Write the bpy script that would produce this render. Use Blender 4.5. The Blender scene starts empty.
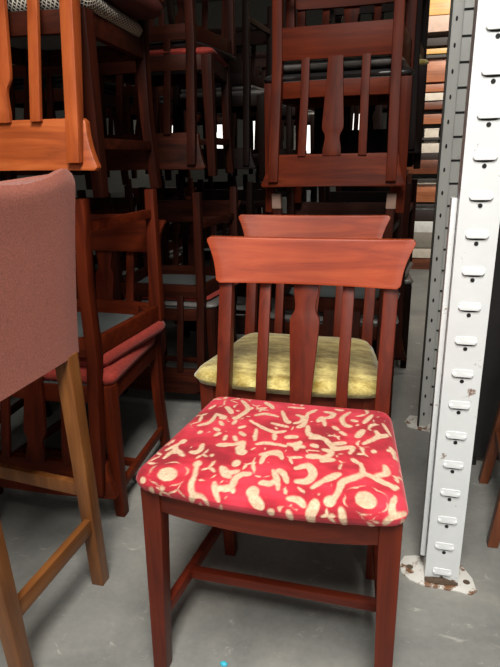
import bpy, bmesh, math, random
from mathutils import Vector, Matrix
random.seed(7)
PI = math.pi
C = bpy.context.scene.collection
scene = bpy.context.scene

# ------------------------------------------------------------------ helpers
def srgb(r, g, b):
    f = lambda c: (c / 255 / 12.92) if c / 255 <= .04045 else ((c / 255 + .055) / 1.055) ** 2.4
    return (f(r), f(g), f(b), 1)

def setp(o, label=None, cat=None, group=None, kind=None):
    if label: o['label'] = label
    if cat: o['category'] = cat
    if group: o['group'] = group
    if kind: o['kind'] = kind
    return o

def empty(name, loc, rot=(0, 0, 0), **k):
    o = bpy.data.objects.new(name, None); C.objects.link(o)
    o.empty_display_size = .05
    o.location = loc; o.rotation_euler = rot
    return setp(o, **k)

def finish(me, sharp=35):
    for p in me.polygons: p.use_smooth = True
    try: me.set_sharp_from_angle(angle=math.radians(sharp))
    except Exception: pass

class MB:
    """collects shapes in one bmesh"""
    def __init__(s): s.bm = bmesh.new()
    def loft(s, rings, cap=True, closed=True, mat=0):
        bm = s.bm
        vr = [[bm.verts.new(p) for p in r] for r in rings]
        n = len(rings[0])
        for a, b in zip(vr, vr[1:]):
            for i in range(n if closed else n - 1):
                j = (i + 1) % n
                f = bm.faces.new((a[i], a[j], b[j], b[i])); f.material_index = mat
        if cap and closed:
            f = bm.faces.new(vr[0][::-1]); f.material_index = mat
            f = bm.faces.new(vr[-1]); f.material_index = mat
        return vr
    def sweep(s, pts, u, v, sizes, mat=0):
        """bar along pts with a rectangular section: half sizes (hu, hv) along u and v"""
        u = Vector(u); v = Vector(v); rings = []
        for p, (a, b) in zip(pts, sizes):
            p = Vector(p)
            rings.append([p - u * a - v * b, p + u * a - v * b, p + u * a + v * b, p - u * a + v * b])
        s.loft(rings, mat=mat)
    def box(s, c, h, mat=0, rz=0):
        m = Matrix.Rotation(rz, 3, 'Z'); c = Vector(c)
        rings = [[c + m @ Vector((x * h[0], y * h[1], z * h[2])) for x, y in ((-1, -1), (1, -1), (1, 1), (-1, 1))] for z in (-1, 1)]
        s.loft(rings, mat=mat)
    def tube(s, pts, r, n=12, mat=0):
        pts = [Vector(p) for p in pts]; rings = []
        for i, p in enumerate(pts):
            t = (pts[min(i + 1, len(pts) - 1)] - pts[max(i - 1, 0)]).normalized()
            a = t.orthogonal().normalized() if i == 0 else (prev - t * prev.dot(t)).normalized()
            prev = a; b = t.cross(a)
            rr = r[i] if isinstance(r, (list, tuple)) else r
            rings.append([p + a * math.cos(k * 2 * PI / n) * rr + b * math.sin(k * 2 * PI / n) * rr for k in range(n)])
        s.loft(rings, mat=mat)
    def mesh(s, name, mats, bevel=0, seg=2, sharp=35):
        bm = s.bm
        bmesh.ops.recalc_face_normals(bm, faces=bm.faces)
        if bevel:
            es = [e for e in bm.edges if e.is_manifold and e.calc_face_angle(0) > math.radians(40)]
            bmesh.ops.bevel(bm, geom=es, offset=bevel, segments=seg, affect='EDGES', clamp_overlap=True, profile=.6)
        me = bpy.data.meshes.new(name); bm.to_mesh(me); bm.free()
        for m in (mats if isinstance(mats, (list, tuple)) else [mats]): me.materials.append(m)
        finish(me, sharp)
        return me

def put(name, me, parent=None, loc=(0, 0, 0), rot=(0, 0, 0), **k):
    o = bpy.data.objects.new(name, me); C.objects.link(o)
    o.location = loc; o.rotation_euler = rot
    if parent is not None: o.parent = parent
    return setp(o, **k)

# ------------------------------------------------------------------ materials
def nodes(name):
    m = bpy.data.materials.new(name); m.use_nodes = True
    nt = m.node_tree; b = nt.nodes['Principled BSDF']
    return m, nt, b

def ramp(nt, fac, stops):
    r = nt.nodes.new('ShaderNodeValToRGB')
    while len(r.color_ramp.elements) < len(stops): r.color_ramp.elements.new(.5)
    for e, (p, c) in zip(r.color_ramp.elements, stops): e.position = p; e.color = c
    nt.links.new(fac, r.inputs[0]); return r

def coords(nt, scale, kind='Object'):
    tc = nt.nodes.new('ShaderNodeTexCoord'); mp = nt.nodes.new('ShaderNodeMapping')
    mp.inputs['Scale'].default_value = scale
    nt.links.new(tc.outputs[kind], mp.inputs[0]); return mp.outputs[0]

def noise(nt, vec, scale, detail=4, rough=.6, dist=0):
    n = nt.nodes.new('ShaderNodeTexNoise')
    n.inputs['Scale'].default_value = scale; n.inputs['Detail'].default_value = detail
    n.inputs['Roughness'].default_value = rough; n.inputs['Distortion'].default_value = dist
    nt.links.new(vec, n.inputs['Vector']); return n.outputs['Fac']

def bump(nt, b, h, strength, dist=.002):
    n = nt.nodes.new('ShaderNodeBump'); n.inputs['Strength'].default_value = strength; n.inputs['Distance'].default_value = dist
    nt.links.new(h, n.inputs['Height']); nt.links.new(n.outputs[0], b.inputs['Normal'])

def wood(name, dark, mid, light, rough=.42, coat=.12, along='z', scale=1, spec=.4):
    m, nt, b = nodes(name)
    sc = {'z': (30, 30, 2.2), 'x': (2.2, 30, 30), 'y': (30, 2.2, 30)}[along]
    f = noise(nt, coords(nt, tuple(s * scale for s in sc)), 1.0, 6, .62, .9)
    r = ramp(nt, f, [(.28, dark), (.5, mid), (.74, light)])
    f2 = noise(nt, coords(nt, (5, 5, 5)), 1.0, 2)
    mx = nt.nodes.new('ShaderNodeMixRGB'); mx.blend_type = 'MULTIPLY'; mx.inputs[0].default_value = .55
    r2 = ramp(nt, f2, [(.3, (.55, .5, .5, 1)), (.65, (1, 1, 1, 1))])
    nt.links.new(r.outputs[0], mx.inputs[1]); nt.links.new(r2.outputs[0], mx.inputs[2])
    nt.links.new(mx.outputs[0], b.inputs['Base Color'])
    b.inputs['Roughness'].default_value = rough
    b.inputs['Specular IOR Level'].default_value = spec
    b.inputs['Coat Weight'].default_value = coat; b.inputs['Coat Roughness'].default_value = .22
    bump(nt, b, f, .12, .001)
    return m

def plain(name, col, rough=.5, metal=0, var=.25, nscale=14, bmp=0):
    m, nt, b = nodes(name)
    f = noise(nt, coords(nt, (1, 1, 1)), nscale, 5)
    d = tuple(c * (1 - var) for c in col[:3]) + (1,)
    r = ramp(nt, f, [(.3, d), (.7, col)])
    nt.links.new(r.outputs[0], b.inputs['Base Color'])
    b.inputs['Roughness'].default_value = rough; b.inputs['Metallic'].default_value = metal
    if bmp: bump(nt, b, f, bmp)
    return m

def fabric(name, a, c, scale=220, rough=.9, sheen=.4, big=None, bs=9, aniso=(1, 1, 1), bm=.5):
    m, nt, b = nodes(name)
    f = noise(nt, coords(nt, aniso), scale, 3, .7)
    r = ramp(nt, f, [(.3, a), (.7, c)])
    out = r.outputs[0]
    if big:
        f2 = noise(nt, coords(nt, (1, 2.2, 1)), bs, 5, .7)
        r2 = ramp(nt, f2, [(.36, big), (.6, (1, 1, 1, 1))])
        mx = nt.nodes.new('ShaderNodeMixRGB'); mx.blend_type = 'MULTIPLY'; mx.inputs[0].default_value = 1
        nt.links.new(out, mx.inputs[1]); nt.links.new(r2.outputs[0], mx.inputs[2]); out = mx.outputs[0]
    nt.links.new(out, b.inputs['Base Color'])
    b.inputs['Roughness'].default_value = rough; b.inputs['Sheen Weight'].default_value = sheen
    bump(nt, b, f, bm, .001)
    return m

def woven():
    m, nt, b = nodes('woven_grey_braid')
    tc = nt.nodes.new('ShaderNodeTexCoord')
    h = None; outs = []
    for rz in (.78, -.78):
        mp = nt.nodes.new('ShaderNodeMapping'); mp.inputs['Rotation'].default_value = (.6, .5, rz)
        nt.links.new(tc.outputs['Object'], mp.inputs[0])
        w = nt.nodes.new('ShaderNodeTexWave'); w.inputs['Scale'].default_value = 42; w.inputs['Distortion'].default_value = 1.5
        nt.links.new(mp.outputs[0], w.inputs[0]); outs.append(w.outputs['Fac'])
    mu = nt.nodes.new('ShaderNodeMath'); mu.operation = 'MAXIMUM'
    nt.links.new(outs[0], mu.inputs[0]); nt.links.new(outs[1], mu.inputs[1])
    r = ramp(nt, mu.outputs[0], [(.6, srgb(30, 28, 26)), (.98, srgb(188, 180, 166))])
    nt.links.new(r.outputs[0], b.inputs['Base Color']); b.inputs['Roughness'].default_value = .85
    bump(nt, b, mu.outputs[0], .8, .003)
    return m

def damask():
    m, nt, b = nodes('red_velvet_damask')
    at = nt.nodes.new('ShaderNodeAttribute'); at.attribute_name = 'cream'
    f = noise(nt, coords(nt, (1, 1, 1)), 160, 3, .7)
    f2 = noise(nt, coords(nt, (1, 1.4, 1)), 9, 3, .6)
    red = ramp(nt, f2, [(.36, srgb(146, 16, 34)), (.5, srgb(190, 32, 52)), (.64, srgb(212, 52, 72))])
    cr = ramp(nt, f, [(.3, srgb(190, 160, 128)), (.7, srgb(226, 200, 170))])
    mx = nt.nodes.new('ShaderNodeMixRGB')
    nt.links.new(at.outputs['Fac'], mx.inputs[0]); nt.links.new(red.outputs[0], mx.inputs[1]); nt.links.new(cr.outputs[0], mx.inputs[2])
    nt.links.new(mx.outputs[0], b.inputs['Base Color'])
    b.inputs['Roughness'].default_value = .85; b.inputs['Sheen Weight'].default_value = .35
    b.inputs['Sheen Tint'].default_value = srgb(255, 170, 170)
    bump(nt, b, f, .35, .001)
    return m

def concrete():
    m, nt, b = nodes('concrete_floor')
    v = coords(nt, (1, 1, 1))
    big = noise(nt, v, 2.3, 8, .65, .4); fine = noise(nt, v, 60, 4, .7)
    r = ramp(nt, big, [(.3, srgb(112, 114, 110)), (.5, srgb(138, 138, 133)), (.72, srgb(162, 159, 150))])
    r2 = ramp(nt, fine, [(.3, (.8, .8, .8, 1)), (.7, (1, 1, 1, 1))])
    mx = nt.nodes.new('ShaderNodeMixRGB'); mx.blend_type = 'MULTIPLY'; mx.inputs[0].default_value = .7
    nt.links.new(r.outputs[0], mx.inputs[1]); nt.links.new(r2.outputs[0], mx.inputs[2])
    sp = noise(nt, coords(nt, (3, 5, 3)), 5, 7, .75, .8)
    r3 = ramp(nt, sp, [(.6, (0, 0, 0, 1)), (.72, (1, 1, 1, 1))])
    mx2 = nt.nodes.new('ShaderNodeMixRGB'); mx2.inputs[2].default_value = srgb(205, 202, 192)
    mu = nt.nodes.new('ShaderNodeMath'); mu.operation = 'MULTIPLY'; mu.inputs[1].default_value = .6
    nt.links.new(r3.outputs[0], mu.inputs[0]); nt.links.new(mu.outputs[0], mx2.inputs[0]); nt.links.new(mx.outputs[0], mx2.inputs[1])
    nt.links.new(mx2.outputs[0], b.inputs['Base Color'])
    rr = ramp(nt, big, [(.3, (.38, .38, .38, 1)), (.7, (.6, .6, .6, 1))])
    nt.links.new(rr.outputs[0], b.inputs['Roughness'])
    bump(nt, b, fine, .1)
    return m

def painted_metal(name, col, rust=.0, rough=.35):
    m, nt, b = nodes(name)
    v = coords(nt, (1, 1, 1))
    f = noise(nt, v, 24, 7, .7); g = noise(nt, v, 6, 4)
    r = ramp(nt, g, [(.3, tuple(c * .88 for c in col[:3]) + (1,)), (.7, col)])
    k = ramp(nt, f, [(.62 - rust, (0, 0, 0, 1)), (.68 - rust, (1, 1, 1, 1))])
    mx = nt.nodes.new('ShaderNodeMixRGB'); mx.inputs[2].default_value = srgb(120, 84, 58)
    nt.links.new(k.outputs[0], mx.inputs[0]); nt.links.new(r.outputs[0], mx.inputs[1])
    nt.links.new(mx.outputs[0], b.inputs['Base Color'])
    b.inputs['Roughness'].default_value = rough
    return m

CHERRY = wood('cherry_wood', srgb(78, 26, 14), srgb(102, 36, 18), srgb(122, 48, 25), coat=.06, spec=.25)  # legs and posts: redder stain, with some leg shade put into the colour
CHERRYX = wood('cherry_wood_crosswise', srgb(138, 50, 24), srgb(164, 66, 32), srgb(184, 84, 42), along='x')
CHERRYF = wood('cherry_wood_frame', srgb(82, 28, 16), srgb(106, 38, 21), srgb(126, 50, 28), along='x', coat=.06, spec=.25)  # seat frame: same stain, partly darkened in the colour for shade
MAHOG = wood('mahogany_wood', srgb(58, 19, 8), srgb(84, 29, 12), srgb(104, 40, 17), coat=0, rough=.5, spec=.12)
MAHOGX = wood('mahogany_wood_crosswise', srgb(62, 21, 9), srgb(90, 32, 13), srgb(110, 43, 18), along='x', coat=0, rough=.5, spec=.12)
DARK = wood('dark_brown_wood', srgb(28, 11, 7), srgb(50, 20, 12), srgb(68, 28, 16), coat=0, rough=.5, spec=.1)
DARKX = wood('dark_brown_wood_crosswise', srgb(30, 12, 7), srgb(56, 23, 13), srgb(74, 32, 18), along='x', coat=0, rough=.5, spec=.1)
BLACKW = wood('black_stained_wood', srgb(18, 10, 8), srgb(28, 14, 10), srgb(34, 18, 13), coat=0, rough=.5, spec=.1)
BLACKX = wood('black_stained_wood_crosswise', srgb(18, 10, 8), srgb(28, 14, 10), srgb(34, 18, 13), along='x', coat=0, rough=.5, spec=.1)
ORANGE = wood('orange_oak_wood', srgb(136, 62, 26), srgb(168, 80, 36), srgb(188, 100, 50))
ORANGEX = wood('orange_oak_wood_crosswise', srgb(138, 64, 27), srgb(172, 83, 38), srgb(192, 104, 52), along='x')
OAK = wood('light_oak_wood', srgb(96, 55, 24), srgb(126, 77, 36), srgb(150, 96, 48), coat=.2)
OAKY = wood('light_oak_wood_lengthwise', srgb(96, 55, 24), srgb(126, 77, 36), srgb(150, 96, 48), coat=.2, along='y')
DAMASK = damask()
GOLD = fabric('gold_chenille', srgb(206, 184, 96), srgb(246, 232, 156), 120, .8, .5, srgb(176, 158, 100), 16, (1, 3, 1))
PINK = fabric('dusty_pink_weave', srgb(130, 66, 50), srgb(172, 98, 78), 300, .95, .15)
REDF = fabric('red_chenille', srgb(122, 34, 24), srgb(168, 54, 40), 150, .85, .08)
WOVEN = woven()
GREYV = plain('grey_vinyl', srgb(112, 108, 104), .38, 0, .2, 20, .1)
BLACKV = plain('black_vinyl', srgb(38, 36, 36), .35, 0, .3, 20, .1)
BROWNV = plain('brown_leather', srgb(70, 34, 30), .4, 0, .3, 30, .2)
CLOTH = fabric('grey_dust_cloth', srgb(60, 66, 66), srgb(82, 90, 88), 200, .9, .1)
WHITEM = painted_metal('white_painted_steel', srgb(226, 230, 230), .0)
GREYM = painted_metal('grey_painted_steel', srgb(186, 187, 182), -.02)
FLANGE = painted_metal('chipped_white_base', srgb(222, 220, 212), .09)
HOLE = plain('black_hole', srgb(14, 14, 14), .8)
EDGE = plain('dark_post_edge', srgb(50, 46, 40), .6)
CONC = concrete()
RUST = plain('rusty_weld', srgb(96, 78, 62), .9, 0, .5, 60, .6)
BLUE = plain('cyan_plastic', srgb(70, 200, 225), .4)
FOOTP = plain('metal_glide', srgb(150, 146, 138), .35, .6)
TIP = plain('bare_worn_wood', srgb(150, 120, 104), .7)

# cream shapes of the velvet seat: (half width, points) in seat coordinates
PATTERN = [(0.0036,[(-0.17,0.058),(-0.171,0.017),(-0.192,-0.002)]),(0.0027,[(-0.17,0.058),(-0.142,0.044)]),(0.0022,[(-0.196,0.085),(-0.188,0.103)]),(0.0036,[(-0.159,0.098),(-0.14,0.075)]),(0.0054,[(-0.176,-0.032)]),(0.0071,[(-0.197,-0.077)]),(0.0027,[(-0.197,-0.077),(-0.218,-0.115)]),(0.0036,[(-0.209,-0.145),(-0.199,-0.115),(-0.174,-0.133)]),(0.0071,[(-0.197,-0.119)]),(0.0036,[(-0.206,-0.096),(-0.197,-0.119)]),(0.0036,[(-0.153,-0.084),(-0.149,-0.1),(-0.152,-0.116),(-0.166,-0.116)]),(0.0036,[(-0.119,-0.121)]),(0.008,[(-0.137,-0.155)]),(0.0036,[(-0.137,-0.155),(-0.129,-0.192),(-0.127,-0.219),(-0.12,-0.243),(-0.102,-0.245),(-0.092,-0.263)]),(0.0036,[(-0.12,-0.243),(-0.124,-0.259)]),(0.0134,[(-0.181,-0.196)]),(0.0116,[(-0.19,-0.193),(-0.172,-0.199)]),(0.0036,[(-0.089,-0.155),(-0.078,-0.173),(-0.064,-0.181)]),(0.0027,[(-0.122,-0.081),(-0.099,-0.08)]),(0.0036,[(-0.087,-0.203),(-0.071,-0.25)]),(0.0045,[(-0.08,-0.218),(-0.053,-0.214)]),(0.0054,[(-0.208,-0.245)]),(0.0063,[(-0.227,-0.222)]),(0.0045,[(-0.134,0.144),(-0.105,0.094),(-0.116,0.049),(-0.123,0.043)]),(0.0036,[(-0.105,0.094),(-0.098,0.101)]),(0.0027,[(-0.155,0.041),(-0.143,0.038)]),(0.0036,[(-0.148,0.084),(-0.135,0.066)]),(0.0027,[(-0.138,-0.019),(-0.151,-0.012)]),(0.0027,[(-0.137,0.005),(-0.149,0.022)]),(0.0027,[(-0.117,0.014),(-0.115,0.03)]),(0.0027,[(-0.099,-0.001),(-0.088,0.007)]),(0.0027,[(-0.091,-0.022),(-0.077,-0.032)]),(0.0027,[(-0.098,-0.041),(-0.089,-0.057)]),(0.0027,[(-0.116,-0.041),(-0.114,-0.058)]),(0.0027,[(-0.132,-0.031),(-0.139,-0.042)]),(0.0027,[(-0.08,0.063),(-0.061,0.077),(-0.029,0.069)]),(0.0027,[(-0.085,0.036),(-0.057,0.014),(-0.021,-0.006),(0.002,0.004)]),(0.0027,[(-0.035,0.033),(0.003,0.023)]),(0.0036,[(-0.077,0.145),(-0.062,0.131),(-0.05,0.112)]),(0.0036,[(-0.027,0.101),(-0.008,0.054),(0.002,0.046)]),(0.0022,[(-0.017,0.13),(0.018,0.132)]),(0.0027,[(0.008,0.088),(0.023,0.081),(0.025,0.056),(0.012,0.044)]),(0.004,[(0.032,0.103),(0.033,0.044),(0.023,0.027)]),(0.0036,[(0.047,0.128),(0.032,0.103)]),(0.0045,[(0.062,0.07)]),(0.004,[(0.007,-0.021),(0.029,-0.016)]),(0.008,[(0.033,-0.049)]),(0.0036,[(0.017,-0.049),(0.05,-0.054)]),(0.0045,[(0.039,-0.036),(0.036,-0.065)]),(0.0045,[(-0.056,-0.032)]),(0.0027,[(-0.061,-0.001),(-0.052,-0.048)]),(0.0031,[(-0.019,-0.014),(-0.013,-0.035)]),(0.0063,[(-0.073,-0.061),(-0.07,-0.093),(-0.06,-0.099)]),(0.0027,[(-0.117,-0.076),(-0.089,-0.073),(-0.076,-0.058)]),(0.0027,[(-0.045,-0.063),(-0.023,-0.054),(0.015,-0.058)]),(0.0027,[(-0.028,-0.099),(-0.006,-0.09),(0.01,-0.094)]),(0.004,[(0.043,0.037),(0.051,0.002),(0.074,-0.002)]),(0.0036,[(0.064,-0.042),(0.075,-0.044)]),(0.0071,[(-0.074,-0.086)]),(0.008,[(-0.065,-0.138)]),(0.0031,[(-0.083,-0.157),(-0.071,-0.169),(-0.054,-0.161)]),(0.004,[(-0.072,-0.216),(-0.053,-0.205),(-0.053,-0.185),(-0.044,-0.169),(-0.03,-0.166)]),(0.0027,[(-0.053,-0.205),(-0.047,-0.222)]),(0.0116,[(-0.013,-0.214)]),(0.008,[(-0.01,-0.229),(0.006,-0.249)]),(0.0027,[(-0.006,-0.187),(0.009,-0.187)]),(0.004,[(-0.019,-0.128),(-0.017,-0.097),(0.004,-0.084),(0.017,-0.104)]),(0.0036,[(0.008,-0.146),(0.019,-0.168),(0.012,-0.186),(-0.003,-0.183)]),(0.0036,[(0.017,-0.144),(0.03,-0.152),(0.041,-0.176)]),(0.0027,[(0.022,-0.167),(0.029,-0.198)]),(0.0054,[(0.048,-0.13),(0.069,-0.118),(0.082,-0.14),(0.076,-0.164),(0.056,-0.169)]),(0.0045,[(0.063,-0.086),(0.082,-0.082)]),(0.0045,[(0.051,-0.218),(0.069,-0.219),(0.079,-0.232)]),(0.0063,[(0.1,-0.224),(0.092,-0.246),(0.093,-0.267)]),(0.0063,[(0.024,-0.259)]),(0.0036,[(0.054,-0.252),(0.059,-0.267)]),(0.0036,[(0.06,0.064),(0.066,0.086),(0.078,0.049)]),(0.004,[(0.068,0.122),(0.087,0.116),(0.085,0.095),(0.068,0.086)]),(0.0027,[(0.09,0.143),(0.106,0.141)]),(0.0036,[(0.123,0.134),(0.109,0.095),(0.119,0.063),(0.132,0.061)]),(0.0027,[(0.131,0.09),(0.142,0.088)]),(0.0036,[(0.172,0.13),(0.157,0.086)]),(0.0054,[(0.148,0.019),(0.158,0.049)]),(0.0022,[(0.197,0.095),(0.215,0.053)]),(0.004,[(0.184,0.055),(0.189,0.033),(0.162,-0.007)]),(0.0045,[(0.189,0.033),(0.207,0.046)]),(0.0054,[(0.184,-0.031)]),(0.0036,[(0.216,-0.003),(0.228,-0.036)]),(0.0027,[(0.211,-0.017),(0.226,-0.009)]),(0.004,[(0.056,-0.015),(0.082,-0.009),(0.099,-0.03),(0.112,-0.043),(0.142,-0.028),(0.14,-0.053)]),(0.0036,[(0.106,-0.024),(0.127,-0.015)]),(0.0036,[(0.088,-0.053),(0.106,-0.061),(0.092,-0.083),(0.067,-0.081)]),(0.0143,[(0.18,-0.193)]),(0.0125,[(0.173,-0.189),(0.187,-0.197)]),(0.0107,[(0.121,-0.21)]),(0.0045,[(0.124,-0.218),(0.133,-0.18),(0.137,-0.153),(0.155,-0.136),(0.169,-0.116),(0.163,-0.085)]),(0.0054,[(0.105,-0.154),(0.128,-0.132)]),(0.0031,[(0.086,-0.181),(0.105,-0.154)]),(0.0071,[(0.097,-0.218),(0.096,-0.242)]),(0.0045,[(0.207,-0.078),(0.211,-0.102),(0.193,-0.117)]),(0.0036,[(0.169,-0.116),(0.189,-0.124),(0.209,-0.136),(0.231,-0.144)]),(0.0063,[(0.226,-0.145)]),(0.004,[(0.228,-0.172),(0.223,-0.203),(0.228,-0.221),(0.246,-0.211)]),(0.0036,[(0.228,-0.221),(0.213,-0.244)]),(0.0036,[(0.243,-0.231),(0.245,-0.246)]),(0.0045,[(0.141,-0.225),(0.147,-0.259)]),(0.0036,[(0.09,-0.095),(0.113,-0.086)]),(0.0036,[(0.224,-0.037)]),(0.0027,[(0.146,-0.074),(0.158,-0.083)]),(0.0027,[(0.112,0.029),(0.125,0.019)]),(0.0027,[(0.095,0.048),(0.107,0.037)])]
# ------------------------------------------------------------------ chair meshes
WF, WB, WT, WR, D = .2435, .208, .213, .249, .19          # half widths, half depth
def outline(n, hw_f, hw_b, yf, yb, bow, rad):
    """rounded trapezoid, front edge bowed towards -y"""
    corners = [(-hw_f, yf), (hw_f, yf), (hw_b, yb), (-hw_b, yb)]
    raw = []
    K = 14
    for i in range(4):
        p = Vector(corners[i]); a = Vector(corners[i - 1]); c = Vector(corners[(i + 1) % 4])
        u = (a - p).normalized(); v = (c - p).normalized()
        for k in range(K + 1):
            t = k / K
            q0 = p + u * rad; q1 = p + v * rad
            raw.append(q0 * (1 - t) ** 2 + p * 2 * t * (1 - t) + q1 * t * t)
    dense = []
    for i in range(len(raw)):
        a = raw[i]; b = raw[(i + 1) % len(raw)]
        m = max(1, int((b - a).length / .004))
        for k in range(m): dense.append(a.lerp(b, k / m))
    out = []
    for q in dense:
        w = max(0, 1 - (q.x / hw_f) ** 2)
        fy = max(0, (yb - q.y) / (yb - yf))
        out.append(Vector((q.x, q.y - bow * w * fy)))
    # resample evenly
    L = [0]
    for a, b in zip(out, out[1:] + out[:1]): L.append(L[-1] + (b - a).length)
    res = []; j = 0
    for k in range(n):
        d = L[-1] * k / n
        while L[j + 1] < d: j += 1
        a = out[j]; b = out[(j + 1) % len(out)]
        res.append(a.lerp(b, (d - L[j]) / max(1e-9, L[j + 1] - L[j])))
    return res

def cushion_mesh(name, mat, z0, t, dome, n=72, rings=8, hwf=.252, hwb=.212, yf=-.202, yb=.172, bow=.03, rad=.03, pattern=None, puff=.0):
    o = outline(n, hwf, hwb, yf, yb, bow, rad)
    c = Vector((0, (yf + yb) / 2))
    prof = [(.016, 0), (.005, .08), (.0, .28), (-.002 - puff, .5), (.002, .74), (.008, .9), (.018, 1.0)]
    if pattern:
        prof = [tuple(a[c] + (b[c] - a[c]) * k / 5 for c in (0, 1)) for a, b in zip(prof, prof[1:]) for k in range(5)] + prof[-1:]
    R = []
    for ins, h in prof:
        ring = []
        for p in o:
            d = (p - c); l = d.length
            q = c + d * ((l - ins) / l); ring.append(Vector((q.x, q.y, z0 + h * t)))
        R.append(ring)
    last = [Vector((p.x, p.y)) for p in R[-1]]
    for k in range(1, rings):
        s = 1 - k / rings
        ring = []
        for p in last:
            q = c + (p - c) * s
            ring.append(Vector((q.x, q.y, z0 + t + dome * (1 - s ** 2.2))))
        R.append(ring)
    mb = MB(); bm = mb.bm
    vr = [[bm.verts.new(p) for p in r] for r in R]
    for a, b in zip(vr, vr[1:]):
        for i in range(n):
            j = (i + 1) % n; bm.faces.new((a[i], a[j], b[j], b[i]))
    top = bm.verts.new((c.x, c.y, z0 + t + dome)); bot = vr[0]
    for i in range(n): bm.faces.new((vr[-1][i], vr[-1][(i + 1) % n], top))
    bm.faces.new(bot[::-1])
    me = mb.mesh(name, mat, sharp=80)
    if pattern:
        ztop = z0 + t
        segs = []
        for w, pts in pattern:
            if len(pts) == 1: segs.append((pts[0], pts[0], w))
            else:
                q = [pts[0]] + list(pts) + [pts[-1]]; cur = []
                for i in range(1, len(q) - 2):
                    for k in range(5):
                        u = k / 5
                        cur.append(tuple(.5 * (2 * q[i][c] + (q[i + 1][c] - q[i - 1][c]) * u + (2 * q[i - 1][c] - 5 * q[i][c] + 4 * q[i + 1][c] - q[i + 2][c]) * u * u
                                               + (3 * q[i][c] - q[i - 1][c] - 3 * q[i + 1][c] + q[i + 2][c]) * u ** 3) for c in (0, 1)))
                cur.append(tuple(pts[-1])); n1 = len(cur) - 1
                for i in range(n1):
                    f = (i + .5) / n1
                    segs.append((cur[i], cur[i + 1], w * (.45 + .75 * math.sin(PI * f) ** .7)))
        A = .72
        cell = {}
        for sg in segs:
            (ax, ay), (bx, by), w = sg; r = w * 1.5 + .016
            for ix in range(int((min(ax, bx) - r) // .02), int((max(ax, bx) + r) // .02) + 1):
                for iy in range(int((min(ay, by) - r * 1.5) // .02), int((max(ay, by) + r * 1.5) // .02) + 1):
                    cell.setdefault((ix, iy), []).append(sg)
        rnd = random.Random(5); cells = []
        for ix in range(-9, 10):
            for iy in range(-9, 9):
                cells.append((ix * .033 + rnd.uniform(-.012, .012) + (.0165 if iy % 2 else 0), iy * .037 + rnd.uniform(-.013, .013)))
        grid = {}
        for q in cells: grid.setdefault((int(q[0] // .04), int(q[1] // .04)), []).append(q)
        blooms = [p[0] for w, p in pattern if w > .012 and len(p) == 1]
        at = me.attributes.new('cream', 'FLOAT', 'POINT')
        vals = []
        from mathutils import noise as mn
        for v in me.vertices:
            x, y, z = v.co
            y2 = y - max(0, ztop - z) * 1.2 * (1 if y < -.12 else 0); x2 = x
            nz = mn.noise(Vector((x * 90, y * 90, 3.1))) * .0012
            acc = 0
            for (ax, ay), (bx, by), w in cell.get((int(x2 // .02), int(y2 // .02)), ()):
                px, py = x2 - ax, (y2 - ay) * A; dx, dy = bx - ax, (by - ay) * A
                l2 = dx * dx + dy * dy
                tt = 0 if l2 < 1e-12 else max(0, min(1, (px * dx + py * dy) / l2))
                dd = math.hypot(px - dx * tt, py - dy * tt) - w * .92
                acc += math.exp(-dd / .0011)
            best = -.0011 * math.log(acc) if acc > 0 else 1
            wx = x2 + .010 * mn.noise(Vector((x2 * 26, y2 * 26, 7.7))); wy = y2 + .010 * mn.noise(Vector((x2 * 26, y2 * 26, 21.3)))
            gx, gy = int(wx // .04), int(wy // .04)
            ds = sorted(math.hypot(wx - q[0], wy - q[1]) for a in (-1, 0, 1) for b in (-1, 0, 1) for q in grid.get((gx + a, gy + b), ()))
            gate = min(.0034, mn.noise(Vector((x2 * 24, y2 * 24, 40.5))) * .012 - .0002)
            gate -= sum(max(0, .042 - math.hypot(x2 - bx, y2 - by)) for bx, by in blooms) * .4
            gate -= max(0, .0095 - best) * .8
            for bx, by in blooms:                                                   # scalloped outline round each bloom
                rr = math.hypot(x2 - bx, y2 - by); th = math.atan2(y2 - by, x2 - bx)
                if rr < .06: best = min(best, abs(rr - .034 * (1 + .13 * abs(math.sin(3 * th)))) - .0026 * abs(math.cos(2.5 * th + bx * 40)) ** 2 + .0015)
            if len(ds) > 2:
                e1 = (ds[1] - ds[0]) * .5; e2 = (ds[2] - ds[0]) * .5
                rd = e1 + .0022 * math.exp(-(e2 - e1) / .004) - gate                # rounds the leaf corners
                best = -.0011 * math.log(math.exp(-min(best, .05) / .0011) + math.exp(-min(rd, .05) / .0011))
            k = max(0, min(1, .5 - (best - .0006 + nz) / .0022))
            vals.append(k)
        at.data.foreach_set('value', vals)
        for v, k in zip(me.vertices, vals):                       # the pile stands a little above the cream ground
            v.co.z += (1 - k) * .0012
    return me

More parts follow.
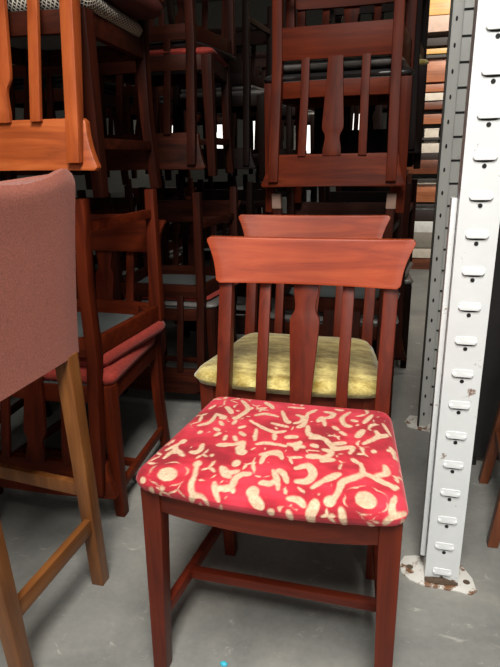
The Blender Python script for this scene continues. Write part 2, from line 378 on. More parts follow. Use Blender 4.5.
def rail_mesh(name, mat, hr0, hr1, yc, slope):
    """top rail: flared ears, curved in plan"""
    mb = MB(); M, N = 18, 20
    front, back = [], []
    h = hr1 - hr0; th = .011
    for i in range(M + 1):
        t = i / M
        w = WT + .004 + (WR - WT - .004) * (t ** 2.0)
        rt = .012 / h
        if t > 1 - rt: w -= .012 * (1 - math.sqrt(max(0, 1 - ((t - 1 + rt) / rt) ** 2)))
        if t < rt: w -= .010 * (1 - math.sqrt(max(0, 1 - ((rt - t) / rt) ** 2)))
        fr, bk = [], []
        for j in range(N + 1):
            s = -1 + 2 * j / N
            x = s * w
            lean = slope * (t * h)
            y = yc + lean + .016 * (1 - s * s)
            z = hr0 + t * h - (.003 * (1 - s * s) if i == M else 0)
            fr.append(Vector((x, y - th, z))); bk.append(Vector((x, y + th, z)))
        front.append(fr); back.append(bk)
    bm = mb.bm
    F = [[bm.verts.new(p) for p in r] for r in front]; B = [[bm.verts.new(p) for p in r] for r in back]
    for i in range(M):
        for j in range(N):
            bm.faces.new((F[i][j], F[i][j + 1], F[i + 1][j + 1], F[i + 1][j]))
            bm.faces.new((B[i][j], B[i + 1][j], B[i + 1][j + 1], B[i][j + 1]))
        bm.faces.new((F[i][0], F[i + 1][0], B[i + 1][0], B[i][0]))
        bm.faces.new((F[i][N], B[i][N], B[i + 1][N], F[i + 1][N]))
    for j in range(N):
        bm.faces.new((F[0][j], B[0][j], B[0][j + 1], F[0][j + 1]))
        bm.faces.new((F[M][j], F[M][j + 1], B[M][j + 1], B[M][j]))
    return mb.mesh(name, mat, bevel=.003)

def chair_parts(key, wv, wh, cush, hs=.43, hr1=.846, t=.026, foot=.43, red=False, gold=False, d=.19, zs=.131, rh=.107, hA=.052, lean=.145, fwd=0):
    D = d
    """meshes of one chair: list of (part name, mesh)"""
    hr0 = hr1 - rh
    P = []
    # front legs: outer face upright, inner face tapered
    for s in (-1, 1):
        m = MB()
        m.sweep([(s * (WF - .015), -D + .0155 - fwd, 0), (s * (WF - .0195), -D + .02, hs - .06), (s * (WF - .0195), -D + .02, hs)],
                (1, 0, 0), (0, 1, 0), [(.015, .0155), (.0195, .02), (.0195, .02)])
        P.append(('leg', m.mesh(key + '_leg', wv, bevel=.003)))
    # back posts: splayed foot, upright to the seat, leaning above it
    ft = foot / 2
    yp = lambda z: D - .012 + max(0, z - hs) * lean
    for s in (-1, 1):
        m = MB(); pts = []; sz = []
        for z, x, y, a, b in ((0, ft - .015, D + .0, .0145, .015), (hs * .5, WB - .017, D - .014, .016, .018), (hs, WB - .016, D - .016, .0165, .019),
                              (hs + .10, WB - .0155, yp(hs + .1), .0165, .018), (hr0, WT - .017, yp(hr0) + .004, .0165, .014), (hr1 - .018, WT - .017, yp(hr1) + .006, .0165, .010)):
            pts.append((s * x, y, z)); sz.append((a, b))
        m.sweep(pts, (1, 0, 0), (0, 1, 0), sz)
        P.append(('back_post', m.mesh(key + '_back_post', wv, bevel=.003)))
    # apron frame
    m = MB(); n = 9
    pts = [(-(WF - .03) + 2 * (WF - .03) * k / n, -D + .016 - .026 * (1 - (2 * k / n - 1) ** 2), hs - hA / 2) for k in range(n + 1)]
    m.sweep(pts, (0, 1, 0), (0, 0, 1), [(.0105, hA / 2)] * (n + 1))
    m.sweep([(-(WB - .02), D - .016, hs - hA / 2), (WB - .02, D - .016, hs - hA / 2)], (0, 1, 0), (0, 0, 1), [(.0105, hA / 2)] * 2)
    for s in (-1, 1):
        m.sweep([(s * (WF - .018), -D + .03, hs - hA / 2), (s * (WB - .016), D - .02, hs - hA / 2)], (1, 0, 0), (0, 0, 1), [(.0105, hA / 2)] * 2)
        for yy, xx in ((-D + .045, WF - .055), (D - .05, WB - .055)):       # glued corner blocks
            m.box((s * xx, yy, hs - .028), (.034, .010, .018), rz=(PI / 4) * s * (1 if yy < 0 else -1))
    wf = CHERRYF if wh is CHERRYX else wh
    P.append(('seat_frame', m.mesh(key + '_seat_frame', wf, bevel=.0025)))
    # board under the cushion
    m = MB(); o = outline(40, WF - .022, WB - .018, -D + .012, D - .012, .02, .02)
    m.loft([[Vector((p.x, p.y, hs - .008)) for p in o], [Vector((p.x, p.y, hs + .002)) for p in o]])
    P.append(('seat_board', m.mesh(key + '_seat_board', CLOTH)))
    # cushion
    if red: cm = cushion_mesh(key + '_cushion', cush, hs, .040, .008, n=760, rings=96, pattern=PATTERN, rad=.03)
    elif gold: cm = cushion_mesh(key + '_cushion', cush, hs, .044, .014, n=160, rings=24, rad=.05, hwf=.262, hwb=.20, puff=.006)
    else: cm = cushion_mesh(key + '_cushion', cush, hs, t, .0, n=80, rings=6, hwf=.250, hwb=.210, yf=-d + .006, yb=d - .03, bow=.010, puff=.003)
    P.append(('seat_cushion', cm))
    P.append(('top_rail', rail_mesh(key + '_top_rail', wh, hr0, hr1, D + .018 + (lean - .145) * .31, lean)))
    # slats and splat
    zt, zb = hr0 + .006, hs - .01
    for s in (-1, 1):
        m = MB()
        m.sweep([(s * .098, D - .012, zb), (s * .098, yp(zb + .1), zb + .1), (s * .1, yp(zt) + .012, zt)], (1, 0, 0), (0, 1, 0), [(.0135, .006)] * 3)
        P.append(('slat', m.mesh(key + '_slat', wv, bevel=.002)))
    prof = [(0, .031), (.07, .030), (.13, .0265), (.17, .0245), (.20, .0245), (.225, .027), (.25, .032), (.28, .0355), (.34, .0352), (.45, .033), (.6, .030), (.8, .0265), (1, .0245)]
    m = MB(); pts = []; sz = []
    for f, w in prof:
        z = zt + (zb - zt) * f
        pts.append((0, yp(z) + .012 * (1 - f), z)); sz.append((w, .006))
    m.sweep(pts, (1, 0, 0), (0, 1, 0), sz)
    P.append(('splat', m.mesh(key + '_splat', wv, bevel=.002)))
    # H stretcher
    for s in (-1, 1):
        m = MB()
        m.sweep([(s * (WF - .019), -D + .03, zs), (s * (WB - .013), D - .012, zs)], (1, 0, 0), (0, 0, 1), [(.0085, .0135)] * 2)
        P.append(('side_stretcher', m.mesh(key + '_side_stretcher', wf, bevel=.002)))
    m = MB(); m.sweep([(-.208, -.045, zs), (.208, -.045, zs)], (0, 1, 0), (0, 0, 1), [(.0095, .0115)] * 2)
    P.append(('cross_stretcher', m.mesh(key + '_cross_stretcher', wf, bevel=.0025)))
    return P

CUSHION_LABEL = {}
def make_chair(parts, loc, rot, label, group=None, cat='chair', tips=False):
    r = empty('dining_chair', loc, rot, label=label, cat=cat, group=group)
    for nm, me in parts:
        o = bpy.data.objects.new(nm, me); C.objects.link(o); o.parent = r
        if nm == 'seat_cushion' and me.materials[0] is DAMASK: o['label'] = 'red velvet seat cushion with cream scrolls'
        if nm == 'seat_cushion' and me.materials[0] is GOLD: o['label'] = 'gold seat cushion'
    return r

def copy_chair(src, loc, rot, label, group=None):
    r = src.copy(); C.objects.link(r); r.location = loc; r.rotation_euler = rot
    r['label'] = label
    if group: r['group'] = group
    for ch in [c for c in bpy.data.objects if c.parent is src]:
        c = ch.copy(); C.objects.link(c); c.parent = r
    return r

R = math.radians
# ------------------------------------------------------------------ the two loose chairs
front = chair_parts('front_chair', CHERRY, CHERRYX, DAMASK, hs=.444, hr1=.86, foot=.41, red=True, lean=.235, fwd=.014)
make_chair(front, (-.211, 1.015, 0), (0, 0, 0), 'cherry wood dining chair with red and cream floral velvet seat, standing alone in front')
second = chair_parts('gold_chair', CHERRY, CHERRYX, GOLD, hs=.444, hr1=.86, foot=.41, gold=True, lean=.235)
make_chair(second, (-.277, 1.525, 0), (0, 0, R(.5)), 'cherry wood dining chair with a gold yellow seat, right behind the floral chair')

# ------------------------------------------------------------------ stacks: upright + upside-down pairs, two pairs high
STY = {}
def style(w, c, hr1=.846, t=.026, foot=.43, zs=.131, rh=.107, hA=.052):
    k = (w, c, hr1, t, foot, zs, rh, hA)
    if k not in STY:
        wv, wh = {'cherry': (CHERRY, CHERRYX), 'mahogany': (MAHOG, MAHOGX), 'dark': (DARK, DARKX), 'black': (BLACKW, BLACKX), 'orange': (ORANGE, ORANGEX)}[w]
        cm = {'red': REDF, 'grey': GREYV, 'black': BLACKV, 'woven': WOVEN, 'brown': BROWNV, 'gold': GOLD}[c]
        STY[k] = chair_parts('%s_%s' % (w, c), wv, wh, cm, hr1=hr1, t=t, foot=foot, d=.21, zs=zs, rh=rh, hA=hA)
    return STY[k]
PROTO = {}
def stack_chair(w, c, loc, rot, label, group, **o):
    k = (w, c) + tuple(sorted(o.items()))
    if k in PROTO: return copy_chair(PROTO[k], loc, rot, label, group)
    PROTO[k] = make_chair(style(w, c, **o), loc, rot, label, group)
    return PROTO[k]

def stack(cx, yf, levels, group, t=.026):
    """levels: (wood, cushion, label, dx, dy, dz, degrees, {chair sizes}) bottom up, upright and inverted in turn"""
    hh = .43 + t
    for i, L in enumerate(levels):
        w, c, label, dx, dy, dz, dg = L[:7]; o = dict(L[7]) if len(L) > 7 else {}
        if t != .026: o.setdefault('t', t)
        z = (i // 2) * 2 * hh + dz + (0 if i % 2 == 0 else 2 * hh)
        rot = (0, 0, R(dg)) if i % 2 == 0 else (PI, 0, R(dg))
        stack_chair(w, c, (cx + dx, yf + .21 + dy - (.022 if i % 2 else 0), z), rot, label, group, **o)

LG, CG, TG = 'chairs stacked in the left row', 'chairs stacked in the middle row', 'chairs stacked in the far left row'
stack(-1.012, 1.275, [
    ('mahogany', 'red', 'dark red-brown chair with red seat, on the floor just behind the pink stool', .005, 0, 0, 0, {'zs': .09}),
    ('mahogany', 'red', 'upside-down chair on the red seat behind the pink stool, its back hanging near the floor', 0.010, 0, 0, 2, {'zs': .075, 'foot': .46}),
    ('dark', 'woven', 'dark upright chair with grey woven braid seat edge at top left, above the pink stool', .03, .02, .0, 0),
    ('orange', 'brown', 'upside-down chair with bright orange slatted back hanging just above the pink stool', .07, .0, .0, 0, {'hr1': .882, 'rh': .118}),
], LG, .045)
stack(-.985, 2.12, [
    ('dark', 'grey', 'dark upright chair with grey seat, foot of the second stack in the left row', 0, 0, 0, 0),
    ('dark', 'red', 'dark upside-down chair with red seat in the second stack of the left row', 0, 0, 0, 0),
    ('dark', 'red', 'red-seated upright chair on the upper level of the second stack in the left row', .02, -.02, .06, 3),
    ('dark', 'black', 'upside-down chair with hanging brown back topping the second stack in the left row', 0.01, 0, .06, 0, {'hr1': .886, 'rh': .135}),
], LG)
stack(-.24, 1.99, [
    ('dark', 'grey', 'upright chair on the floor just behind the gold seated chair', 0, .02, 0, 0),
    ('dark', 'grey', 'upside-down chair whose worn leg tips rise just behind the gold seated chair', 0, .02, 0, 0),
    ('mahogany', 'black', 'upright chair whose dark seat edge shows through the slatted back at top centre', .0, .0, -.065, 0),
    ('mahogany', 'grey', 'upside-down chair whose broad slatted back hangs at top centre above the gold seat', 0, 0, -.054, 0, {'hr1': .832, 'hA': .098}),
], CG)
worn = [o for o in bpy.data.objects if str(o.get('label', '')).startswith('upside-down chair whose worn leg tips')][0]
for sx in (-1, 1):
    m = MB(); m.sweep([(sx * .2, .21, -.001), (sx * .1985, .2085, .05)], (1, 0, 0), (0, 1, 0), [(.0158, .0163), (.0166, .0172)])
    put('worn_foot', m.mesh('worn_foot', TIP, bevel=.002), worn, label='pale worn foot')
ORD = ['third', 'fourth', 'fifth']
for k in range(3):
    y = 2.97 + .86 * k
    stack(-1.0 + .05 * (k % 2), y, [
        ('black', 'grey', 'black upright chair at the foot of the %s stack in the left row' % ORD[k], 0, 0, 0, 0),
        ('black', 'grey', 'black upside-down chair on the lower pair of the %s stack in the left row' % ORD[k], 0, 0, 0, 0),
        ('black', 'grey', 'black upright chair on the upper level of the %s stack in the left row' % ORD[k], .02, 0, 0, 3),
        ('black', 'grey', 'black upside-down chair crowning the %s stack in the left row' % ORD[k], 0, 0, 0, 0),
    ], LG)
ORD = ['second', 'third', 'fourth']
for k in range(3):
    y = 2.72 + .86 * k
    stack(-.18 - .02 * k, y, [
        ('black', 'grey', 'black upright chair at the foot of the %s stack in the middle row' % ORD[k], 0, 0, 0, 0),
        ('dark', 'grey', 'dark upside-down chair on the lower pair of the %s stack in the middle row' % ORD[k], 0, 0, 0, 0),
        ('black', 'gold' if k == 0 else 'grey', ('upright chair whose yellow seat corner pokes out beside the top centre chair back' if k == 0 else
            'black upright chair on the upper level of the %s stack in the middle row' % ORD[k]), -.0, 0, .06, 0),
        ('black', 'grey', 'black upside-down chair crowning the %s stack in the middle row' % ORD[k], 0, 0, .06, 0),
    ], CG)
ORD = ['nearest', 'second', 'third', 'fourth']
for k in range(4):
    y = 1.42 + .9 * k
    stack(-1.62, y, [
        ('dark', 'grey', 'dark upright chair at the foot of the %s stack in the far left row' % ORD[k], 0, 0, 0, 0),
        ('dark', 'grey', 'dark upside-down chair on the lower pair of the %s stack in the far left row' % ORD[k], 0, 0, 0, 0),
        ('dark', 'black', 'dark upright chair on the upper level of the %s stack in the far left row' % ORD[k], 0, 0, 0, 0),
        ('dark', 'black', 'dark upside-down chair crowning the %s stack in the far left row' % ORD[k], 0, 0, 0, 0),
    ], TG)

# ------------------------------------------------------------------ bar stool
st = empty('bar_stool', (-.90, .87, 0), label='light oak bar stool with a tall dusty pink upholstered back, at the left edge', cat='stool')
def stl(x, y, z): return (x + .90, y - .87, z)
def stool_leg(foot, top, a=.0165):
    m = MB(); m.sweep([stl(*foot), stl(*top)], (1, 0, 0), (0, 1, 0), [(a, a), (a + .003, a + .003)])
    put('leg', m.mesh('stool_leg', OAK, bevel=.003), st)
LEGS = [((-.700, 1.02, 0), (-.704, 1.002, .634)), ((-.700, .713, 0), (-.712, .692, .634)), ((-1.10, 1.065, 0), (-1.07, 1.02, .70)), ((-1.10, .70, 0), (-1.07, .70, .70))]
for f, t in LEGS: stool_leg(f, t)
def bar(name, a, b, u, v, s, mat=None):
    m = MB(); m.sweep([stl(*a), stl(*b)], u, v, [s, s]); put(name, m.mesh('stool_' + name, mat or OAK, bevel=.003), st)
bar('stretcher', (-.700, 1.015, .185), (-.703, .71, .185), (1, 0, 0), (0, 0, 1), (.009, .020), OAKY)
bar('stretcher', (-.71, 1.010, .283), (-1.085, 1.045, .283), (0, 1, 0), (0, 0, 1), (.009, .018))
bar('stretcher', (-.71, .702, .283), (-1.09, .70, .283), (0, 1, 0), (0, 0, 1), (.009, .018))
bar('stretcher', (-1.095, 1.045, .185), (-1.095, .71, .185), (1, 0, 0), (0, 0, 1), (.009, .020), OAKY)
m = MB(); m.box(stl(-.905, .85, .672), (.165, .15, .030)); put('seat_frame', m.mesh('stool_seat_frame', OAK, bevel=.003), st)
m = MB()
def rrect(cx, cy, hx, hy, r, z, n=6):
    out = []
    for sx, sy, a0 in ((1, 1, 0), (-1, 1, 90), (-1, -1, 180), (1, -1, 270)):
        for k in range(n + 1):
            a = R(a0 + 90 * k / n)
            out.append(Vector((cx + sx * (hx - r) + r * math.cos(a), cy + sy * (hy - r) + r * math.sin(a), z)))
    return out
c0 = stl(-.91, .85, 0)
m.loft([rrect(c0[0], c0[1], .19 + g, .175 + g, .03, z) for z, g in ((.700, -.012), (.71, 0), (.745, .004), (.758, -.004), (.764, -.03))])
put('seat_cushion', m.mesh('stool_seat_cushion', PINK, sharp=60), st)
# upholstered back: a padded slab leaning outwards, its top edge gently waved, wrapped right round
m = MB(); rings = []
NB = 26
for i in range(NB + 1):
    t = i / NB
    z = .628 + .402 * t
    x0 = -.706 + .052 * t ** 1.2
    th = .021 * (1 - .25 * t)
    if t > .93: th *= math.sqrt(max(.05, 1 - ((t - .93) / .07) ** 2 * .75))
    ring = []
    hy = .187 - .006 * t
    for k in range(17):                                   # outer face
        s = -1 + k / 8
        wv = (-.026 * max(0, 1 - (s / .85) ** 2) - .014 * s ** 14) * max(0, (t - .7) / .3)
        ring.append(Vector(stl(x0 + th - (.006 * abs(s) ** 6), .848 + s * hy, z + wv)))
    for k in range(17):
        s = 1 - k / 8
        wv = (-.026 * max(0, 1 - (s / .85) ** 2) - .014 * s ** 14) * max(0, (t - .7) / .3)
        ring.append(Vector(stl(x0 - th + (.006 * abs(s) ** 6), .848 + s * hy, z + wv)))
    rings.append(ring)
m.loft(rings)
put('backrest', m.mesh('stool_backrest', PINK, sharp=50), st)

# ------------------------------------------------------------------ pallet rack uprights
def slot_mesh(z0, n_tab=10):
    """pressed tab over a dark slot, with a round hole below; drawn on the plane y = 0 facing -y"""
    m = MB()
    w, h = .023, .0085
    pts = []
    for sx, sy, a0 in ((1, 1, 0), (-1, 1, 90), (-1, -1, 180), (1, -1, 270)):
        for k in range(5):
            a = R(a0 + 90 * k / 4); r = .006
            pts.append((sx * (w - r) + r * math.cos(a), sy * (h - r) + r * math.sin(a)))
    def ring(sc, y, dz=0, tilt=0): return [Vector((x * sc, y - tilt * (z < 0), z * sc + dz)) for x, z in pts]
    m.loft([ring(1.0, .001), ring(1.0, -.0006, 0, .002), ring(.93, -.0016, 0, .003), ring(.6, -.002, 0, .003)], mat=0)
    # open mouth under the tab
    m.loft([[Vector((x * w, y, -h - .0008 + dz)) for x, dz in ((-.9, .001), (-.55, -.0024), (0, -.0032), (.55, -.0024), (.9, .001), (0, .0016))] for y in (.001, -.0008)], mat=1)
    n = 14
    m.loft([[Vector((.0045 * math.cos(2 * PI * k / n), y, -.0195 + .0045 * math.sin(2 * PI * k / n))) for k in range(n)] for y in (.001, -.0009)], mat=1)
    return m
SLOT = slot_mesh(0).mesh('rack_slot', [WHITEM, HOLE])

def rack_post(x0, y0, top, w, mat, label, back=False):
    r = empty('rack_upright', (x0, y0, 0), label=label, cat='rack post', group=None)
    d = .07; t = .0025
    m = MB()                                              # folded channel: face, two sides, inward lips
    sec = [(0, d), (0, 0), (w, 0), (w, d), (w - .02, d), (w - .02, d - t), (w - t, d - t), (w - t, t), (t, t), (t, d - t), (.02, d - t), (.02, d)]
    m.loft([[Vector((x, y, z)) for x, y in sec] for z in (.004, top)])
    put('post', m.mesh('rack_post', mat), r)
    return r
rk = rack_post(.11, 1.222, 2.6, .080, WHITEM, 'white steel rack upright with a column of pressed slots, right of the floral chair')
zs = [.024 + .0768 * k for k in range(33)]
for z in zs: put('slot', SLOT, rk, (.040, -.0002, z + .012))
# base plate with bolt holes and rusty weld
m = MB()
ol = [(-.062, .045), (-.058, .012), (-.035, -.012), (.0, -.024), (.082, -.024), (.108, -.030), (.124, -.012), (.118, .030), (.095, .075), (-.02, .085), (-.05, .075)]
m.loft([[Vector((x, y, z)) for x, y in ol] for z in (0, .005)])
bp = put('base_plate', m.mesh('rack_base_plate', FLANGE, bevel=.0015), rk, label='chipped white base plate')
for hx, hy in ((-.036, .035), (.102, .012)):
    m = MB(); n = 16
    m.loft([[Vector((hx + .0085 * math.cos(2 * PI * k / n), hy + .0085 * math.sin(2 * PI * k / n), z)) for k in range(n)] for z in (.001, .0054)])
    put('bolt_hole', m.mesh('rack_bolt_hole', RUST), bp)
m = MB(); m.tube([(.0, -.004, .007), (.02, -.006, .009), (.045, -.005, .010), (.06, -.003, .007), (.08, -.003, .006)], [.006, .009, .010, .007, .004], 8)
put('weld_bead', m.mesh('rack_weld', RUST), bp)
# pale side strip of the frame bracing
m = MB(); m.box((-.007, .05, .50), (.006, .02, .45)); put('side_strip', m.mesh('rack_side_strip', WHITEM, bevel=.002), rk)

rr = empty('rack_upright', (.108, 2.08, 0), label='grey steel rack upright with dark edge and punched holes behind the white one', cat='rack post')
m = MB(); m.box((.022, .012, 1.3), (.017, .012, 1.296)); put('post', m.mesh('rear_post_flange', GREYM, bevel=.002), rr)
m = MB(); m.box((.0015, .006, 1.3), (.0035, .012, 1.296)); put('edge_strip', m.mesh('rear_post_edge', EDGE, bevel=.001), rr, label='dark edge strip')
m = MB(); m.box((.060, .042, 1.3), (.021, .012, 1.296)); put('slotted_face', m.mesh('rear_post_face', GREYM, bevel=.002), rr)
HM = MB(); n = 10
HM.loft([[Vector((.0035 * math.cos(2 * PI * k / n), y, .008 * math.sin(2 * PI * k / n))) for k in range(n)] for y in (.001, -.0012)])
HME = HM.mesh('rear_hole', HOLE)
SM = MB(); SM.box((0, 0, 0), (.016, .0012, .0035)); SME = SM.mesh('rear_slot', HOLE)
for k in range(24):
    put('hole', HME, rr, (.020, 0, .06 + .077 * k))
    put('slot', SME, rr, (.058, .0295, .09 + .077 * k))
m = MB()
m.loft([[Vector((x, y, z)) for x, y in ((-.05, .03), (-.04, -.01), (.02, -.03), (.10, -.03), (.10, .09), (-.03, .09))] for z in (0, .006)])
put('base_plate', m.mesh('rear_base_plate', FLANGE, bevel=.0015), rr, label='chipped grey-white base plate')

# ------------------------------------------------------------------ right of the rack: dark panel and brown chair
m = MB(); m.box((0, 0, .68), (.17, .012, .66)); m.box((-.15, 0, .01), (.02, .03, .01)); m.box((.15, 0, .01), (.02, .03, .01))
pn = put('folded_table', m.mesh('folded_table', BLACKV, bevel=.004), None, (.43, 1.86, 0), (0, 0, 0), label='black folded table standing on edge just right of the white rack upright', cat='table')
bc = empty('wooden_chair', (.50, 1.56, 0), label='brown wooden chair with splayed legs behind the rack upright, at the right edge', cat='chair')
BW = wood('brown_chair_wood', srgb(84, 42, 22), srgb(116, 62, 34), srgb(140, 80, 46))
for f, t in (((-.205, -.155, 0), (-.15, -.12, .44)), ((-.190, .17, 0), (-.14, .13, .44)), ((.205, -.155, 0), (.15, -.12, .44)), ((.19, .17, 0), (.14, .13, .44))):
    m = MB(); m.sweep([f, t], (1, 0, 0), (0, 1, 0), [(.014, .014), (.019, .019)]); put('leg', m.mesh('brown_leg', BW, bevel=.004), bc)
m = MB(); m.loft([rrect(0, 0, .19, .17, .04, z) for z in (.44, .475)]); put('seat', m.mesh('brown_seat', BW, bevel=.006), bc)
m = MB(); m.box((.0, .155, .86), (.17, .011, .05)); put('top_rail', m.mesh('brown_rail', BW, bevel=.006), bc)
for s in (-1, 1):
    m = MB(); m.sweep([(s * .15, .15, .46), (s * .155, .168, .88)], (1, 0, 0), (0, 1, 0), [(.015, .012)] * 2); put('back_post', m.mesh('brown_post', BW, bevel=.003), bc)
for s in (-1, 1):
    m = MB(); m.sweep([(s * .185, -.13, .2), (s * .17, .15, .2)], (1, 0, 0), (0, 0, 1), [(.008, .012)] * 2); put('stretcher', m.mesh('brown_stretcher', BW, bevel=.003), bc)

m = MB(); m.loft([[Vector((.009 * math.cos(a) * s, .006 * math.sin(a) * s, z)) for a in [2 * PI * k / 7 + .3 for k in range(7)]] for z, s in ((0, 1), (.003, 1), (.006, .6))])
put('plastic_scrap', m.mesh('plastic_scrap', BLUE, bevel=.001), None, (-.314, .862, 0), label='tiny bright blue plastic scrap lying on the floor under the floral chair', cat='scrap')

# ------------------------------------------------------------------ far end of the aisle: shelves of boards
cols = {'orange': wood('board_orange', srgb(140, 82, 50), srgb(176, 106, 68), srgb(204, 136, 94), along='x', coat=.1),
        'honey': wood('board_honey', srgb(190, 140, 66), srgb(220, 170, 90), srgb(236, 190, 112), along='x', coat=.1),
        'brown': wood('board_brown', srgb(80, 42, 26), srgb(112, 60, 36), srgb(140, 78, 48), along='x', coat=.1),
        'pale': plain('board_pale', srgb(228, 214, 196), .6), 'white': plain('board_white', srgb(240, 238, 232), .6), 'grey': plain('board_grey', srgb(150, 142, 130), .6),
        'pink': plain('board_pink', srgb(214, 180, 160), .6), 'red': plain('box_red', srgb(180, 60, 40), .6), 'dark': plain('board_dark', srgb(46, 30, 24), .6)}
SY = 5.3
def zof(py): return 1.043 - (py - 153.5) / 551 * 5.45
shelf = empty('storage_shelf', (.48, SY + .25, 0), label='dark storage shelf full of boards at the far end of the aisle', cat='shelf')
DK = plain('shelf_dark_steel', srgb(60, 54, 50), .6)
for x in (-.56, .56):
    for y in (-.22, .22):
        m = MB(); m.box((x, y, 1.25), (.02, .02, 1.25)); put('post', m.mesh('shelf_post', DK), shelf)
rows = [(280, 262, None), (262, 248, 'brown'), (248, 238, 'pale'), (238, 224, 'grey'), (224, 214, 'white'), (214, 204, 'dark'), (204, 199, 'white'), (197, 181, 'orange'),
        (181, 177, 'pale'), (172, 160, 'brown'), (160, 154, 'dark'), (154, 146, 'pale'), (130, 122, 'orange'), (118, 112, 'brown'), (111, 105, 'pale'), (104, 98, 'orange'), (96, 76, 'orange'),
        (74, 70, 'honey'), (68, 62, 'dark'), (58, 46, 'pink'), (45, 33, 'honey'), (32, 6, 'grey'), (5, -14, 'orange')]
shelf_z = [zof(262), zof(198.5), zof(176), zof(141), zof(75.5), zof(5.5)]
for z in shelf_z:
    m = MB(); m.box((0, 0, z - .012), (.58, .24, .011)); put('shelf_board', m.mesh('shelf_board', DK, bevel=.002), shelf)
NAMEC = {'orange': 'orange-brown', 'honey': 'honey-coloured', 'brown': 'dark brown', 'pale': 'pale cream', 'white': 'white', 'grey': 'grey', 'pink': 'pinkish', 'red': 'red', 'dark': 'blackish'}
POS = ['on the lowest shelf', 'low down', 'below eye level', 'at eye level', 'above eye level', 'on the top shelves']
cnt = {}
bl = [(a, b, c) for a, b, c in rows if c]
base = None
for i, (a, b, c) in enumerate(bl):
    z0, z1 = zof(a), zof(b)
    under = [z for z in shelf_z if z <= z1 - .01]
    k = cnt[c] = cnt.get(c, 0) + 1
    nth = ['lowest', 'second', 'third', 'fourth', 'fifth', 'sixth', 'seventh', 'eighth'][k - 1]
    m = MB(); wx = random.uniform(.46, .54)
    m.box((0, 0, (z1 - z0) / 2), (wx, .2, (z1 - z0) / 2))
    put('board', m.mesh('board', cols[c], bevel=.003), None, (.48 + random.uniform(-.03, .02), SY + .24 + random.uniform(-.02, .02), z0),
        label='%s board at the end of the aisle, %s of its colour from the floor' % (NAMEC[c], nth), cat='board', group='boards at the end of the aisle')

jz = shelf_z[2]
JUNK = [('cardboard_box', 'pale', -.28, .06, .05, .11, 'small cream box standing on the middle shelf at the end of the aisle'),
        ('storage_tin', 'white', -.17, .035, .03, .14, 'slim white tin on the middle shelf at the end of the aisle'),
        ('wooden_block', 'brown', -.10, .03, .04, .07, 'small dark brown block on the middle shelf at the end of the aisle'),
        ('cardboard_box', 'grey', -.02, .045, .05, .10, 'small grey box on the middle shelf at the end of the aisle'),
        ('storage_tin', 'red', .07, .04, .04, .06, 'small red tin on the middle shelf at the end of the aisle')]
for nm, c, dx, hx, hy, hz, lb in JUNK:
    m = MB(); m.box((0, 0, hz / 2), (hx, hy, hz / 2)); m.box((0, 0, hz + .006), (hx * 1.04, hy * 1.04, .006))
    put(nm, m.mesh(nm, cols[c], bevel=.003), None, (.48 + dx, SY + .12, zof(146) + .001), label=lb, cat='box' if 'box' in nm else ('tin' if 'tin' in nm else 'block'))

# ------------------------------------------------------------------ warehouse shell
FL = MB(); FL.box((0, 6, -.05), (9, 14, .05)); put('floor', FL.mesh('floor', CONC), kind='structure')
WALLM = plain('warehouse_wall', srgb(150, 148, 140), .8); CEIL = plain('warehouse_ceiling', srgb(110, 110, 108), .9)
for nm, c, h in (('wall_back', (0, 20.05, 3), (9, .05, 3)), ('wall_front', (0, -8.05, 3), (9, .05, 3)), ('wall_left', (-9.05, 6, 3), (.05, 14, 3)), ('wall_right', (9.05, 6, 3), (.05, 14, 3)), ('ceiling', (0, 6, 6.05), (9, 14, .05))):
    m = MB(); m.box(c, h); put(nm, m.mesh(nm, CEIL if nm == 'ceiling' else WALLM), kind='structure')

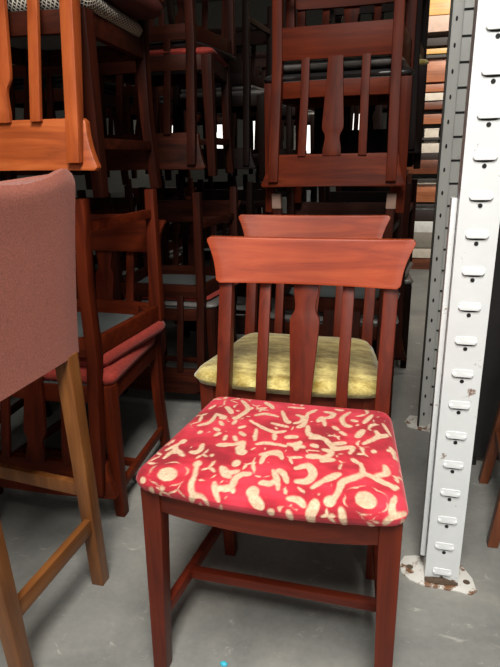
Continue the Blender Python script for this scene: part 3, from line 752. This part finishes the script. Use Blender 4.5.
def area(name, loc, rot, sx, sy, e, col=(1, .97, .92)):
    l = bpy.data.lights.new(name, 'AREA'); l.shape = 'RECTANGLE'; l.size = sx; l.size_y = sy; l.energy = e; l.color = col
    o = bpy.data.objects.new(name, l); C.objects.link(o); o.location = loc; o.rotation_euler = rot
    return o
area('aisle_lamp', (.1, -.45, 2.75), (0, 0, 0), .7, 1.6, 142, (1, .965, .91))
area('front_fill', (.5, -3.6, 2.6), (R(74), 0, R(6)), 3.0, 1.6, 44, (1, .97, .93))  # unseen floating fill behind the camera, no opening modelled there
area('far_aisle_fill', (.4, 3.3, 2.7), (R(64), 0, 0), .5, .6, 75, (1, .95, .86))  # added unseen light, tilted to brighten the boards and spare the floor
area('hall_light', (-3, 9, 5.4), (0, 0, 0), 1, 4, 15, (1, .95, .88))  # unseen area light over the hall, no fixture modelled
GLOW = bpy.data.materials.new('panel_glow'); GLOW.use_nodes = True
gb = GLOW.node_tree.nodes['Principled BSDF']; gb.inputs['Base Color'].default_value = (.8, .8, .8, 1)
gb.inputs['Emission Color'].default_value = (1, .96, .88, 1); gb.inputs['Emission Strength'].default_value = 1.6
for k in range(6):  # made-up glowing panels, added for bright specks between the stacks
    m = MB(); m.box((0, 0, 0), (.32, .03, .65)); put('glow_panel_%d' % (k + 1), m.mesh('glow_panel', GLOW), None, (-8.2 + 1.6 * k, 19.96, 1.75), kind='structure')
w = bpy.data.worlds.new('world'); scene.world = w; w.use_nodes = True
w.node_tree.nodes['Background'].inputs[0].default_value = (.5, .52, .55, 1)
w.node_tree.nodes['Background'].inputs[1].default_value = .03

# ------------------------------------------------------------------ camera
cam = bpy.data.cameras.new('camera'); co = bpy.data.objects.new('camera', cam); C.objects.link(co)
cam.sensor_fit = 'VERTICAL'; cam.sensor_height = 24; cam.lens = 24 * 551.3 / 667; cam.clip_start = .02
yaw, pit, rol = R(15.5), R(17.83), R(-1.25)
fw = Vector((-math.sin(yaw) * math.cos(pit), math.cos(yaw) * math.cos(pit), -math.sin(pit)))
r0 = Vector((math.cos(yaw), math.sin(yaw), 0)); u0 = r0.cross(fw)
r2 = r0 * math.cos(rol) + u0 * math.sin(rol); u2 = u0 * math.cos(rol) - r0 * math.sin(rol)
M = Matrix.Identity(4)
for i in range(3): M[i][0], M[i][1], M[i][2] = r2[i], u2[i], -fw[i]
M.translation = Vector((0, 0, 1.043)); co.matrix_world = M
cam.dof.use_dof = False
scene.camera = co
vs = scene.view_settings
scene.display_settings.display_device = 'sRGB'
vs.view_transform = 'Standard'; vs.look = 'None'; vs.gamma = 1; vs.exposure = 0; vs.use_curve_mapping = False
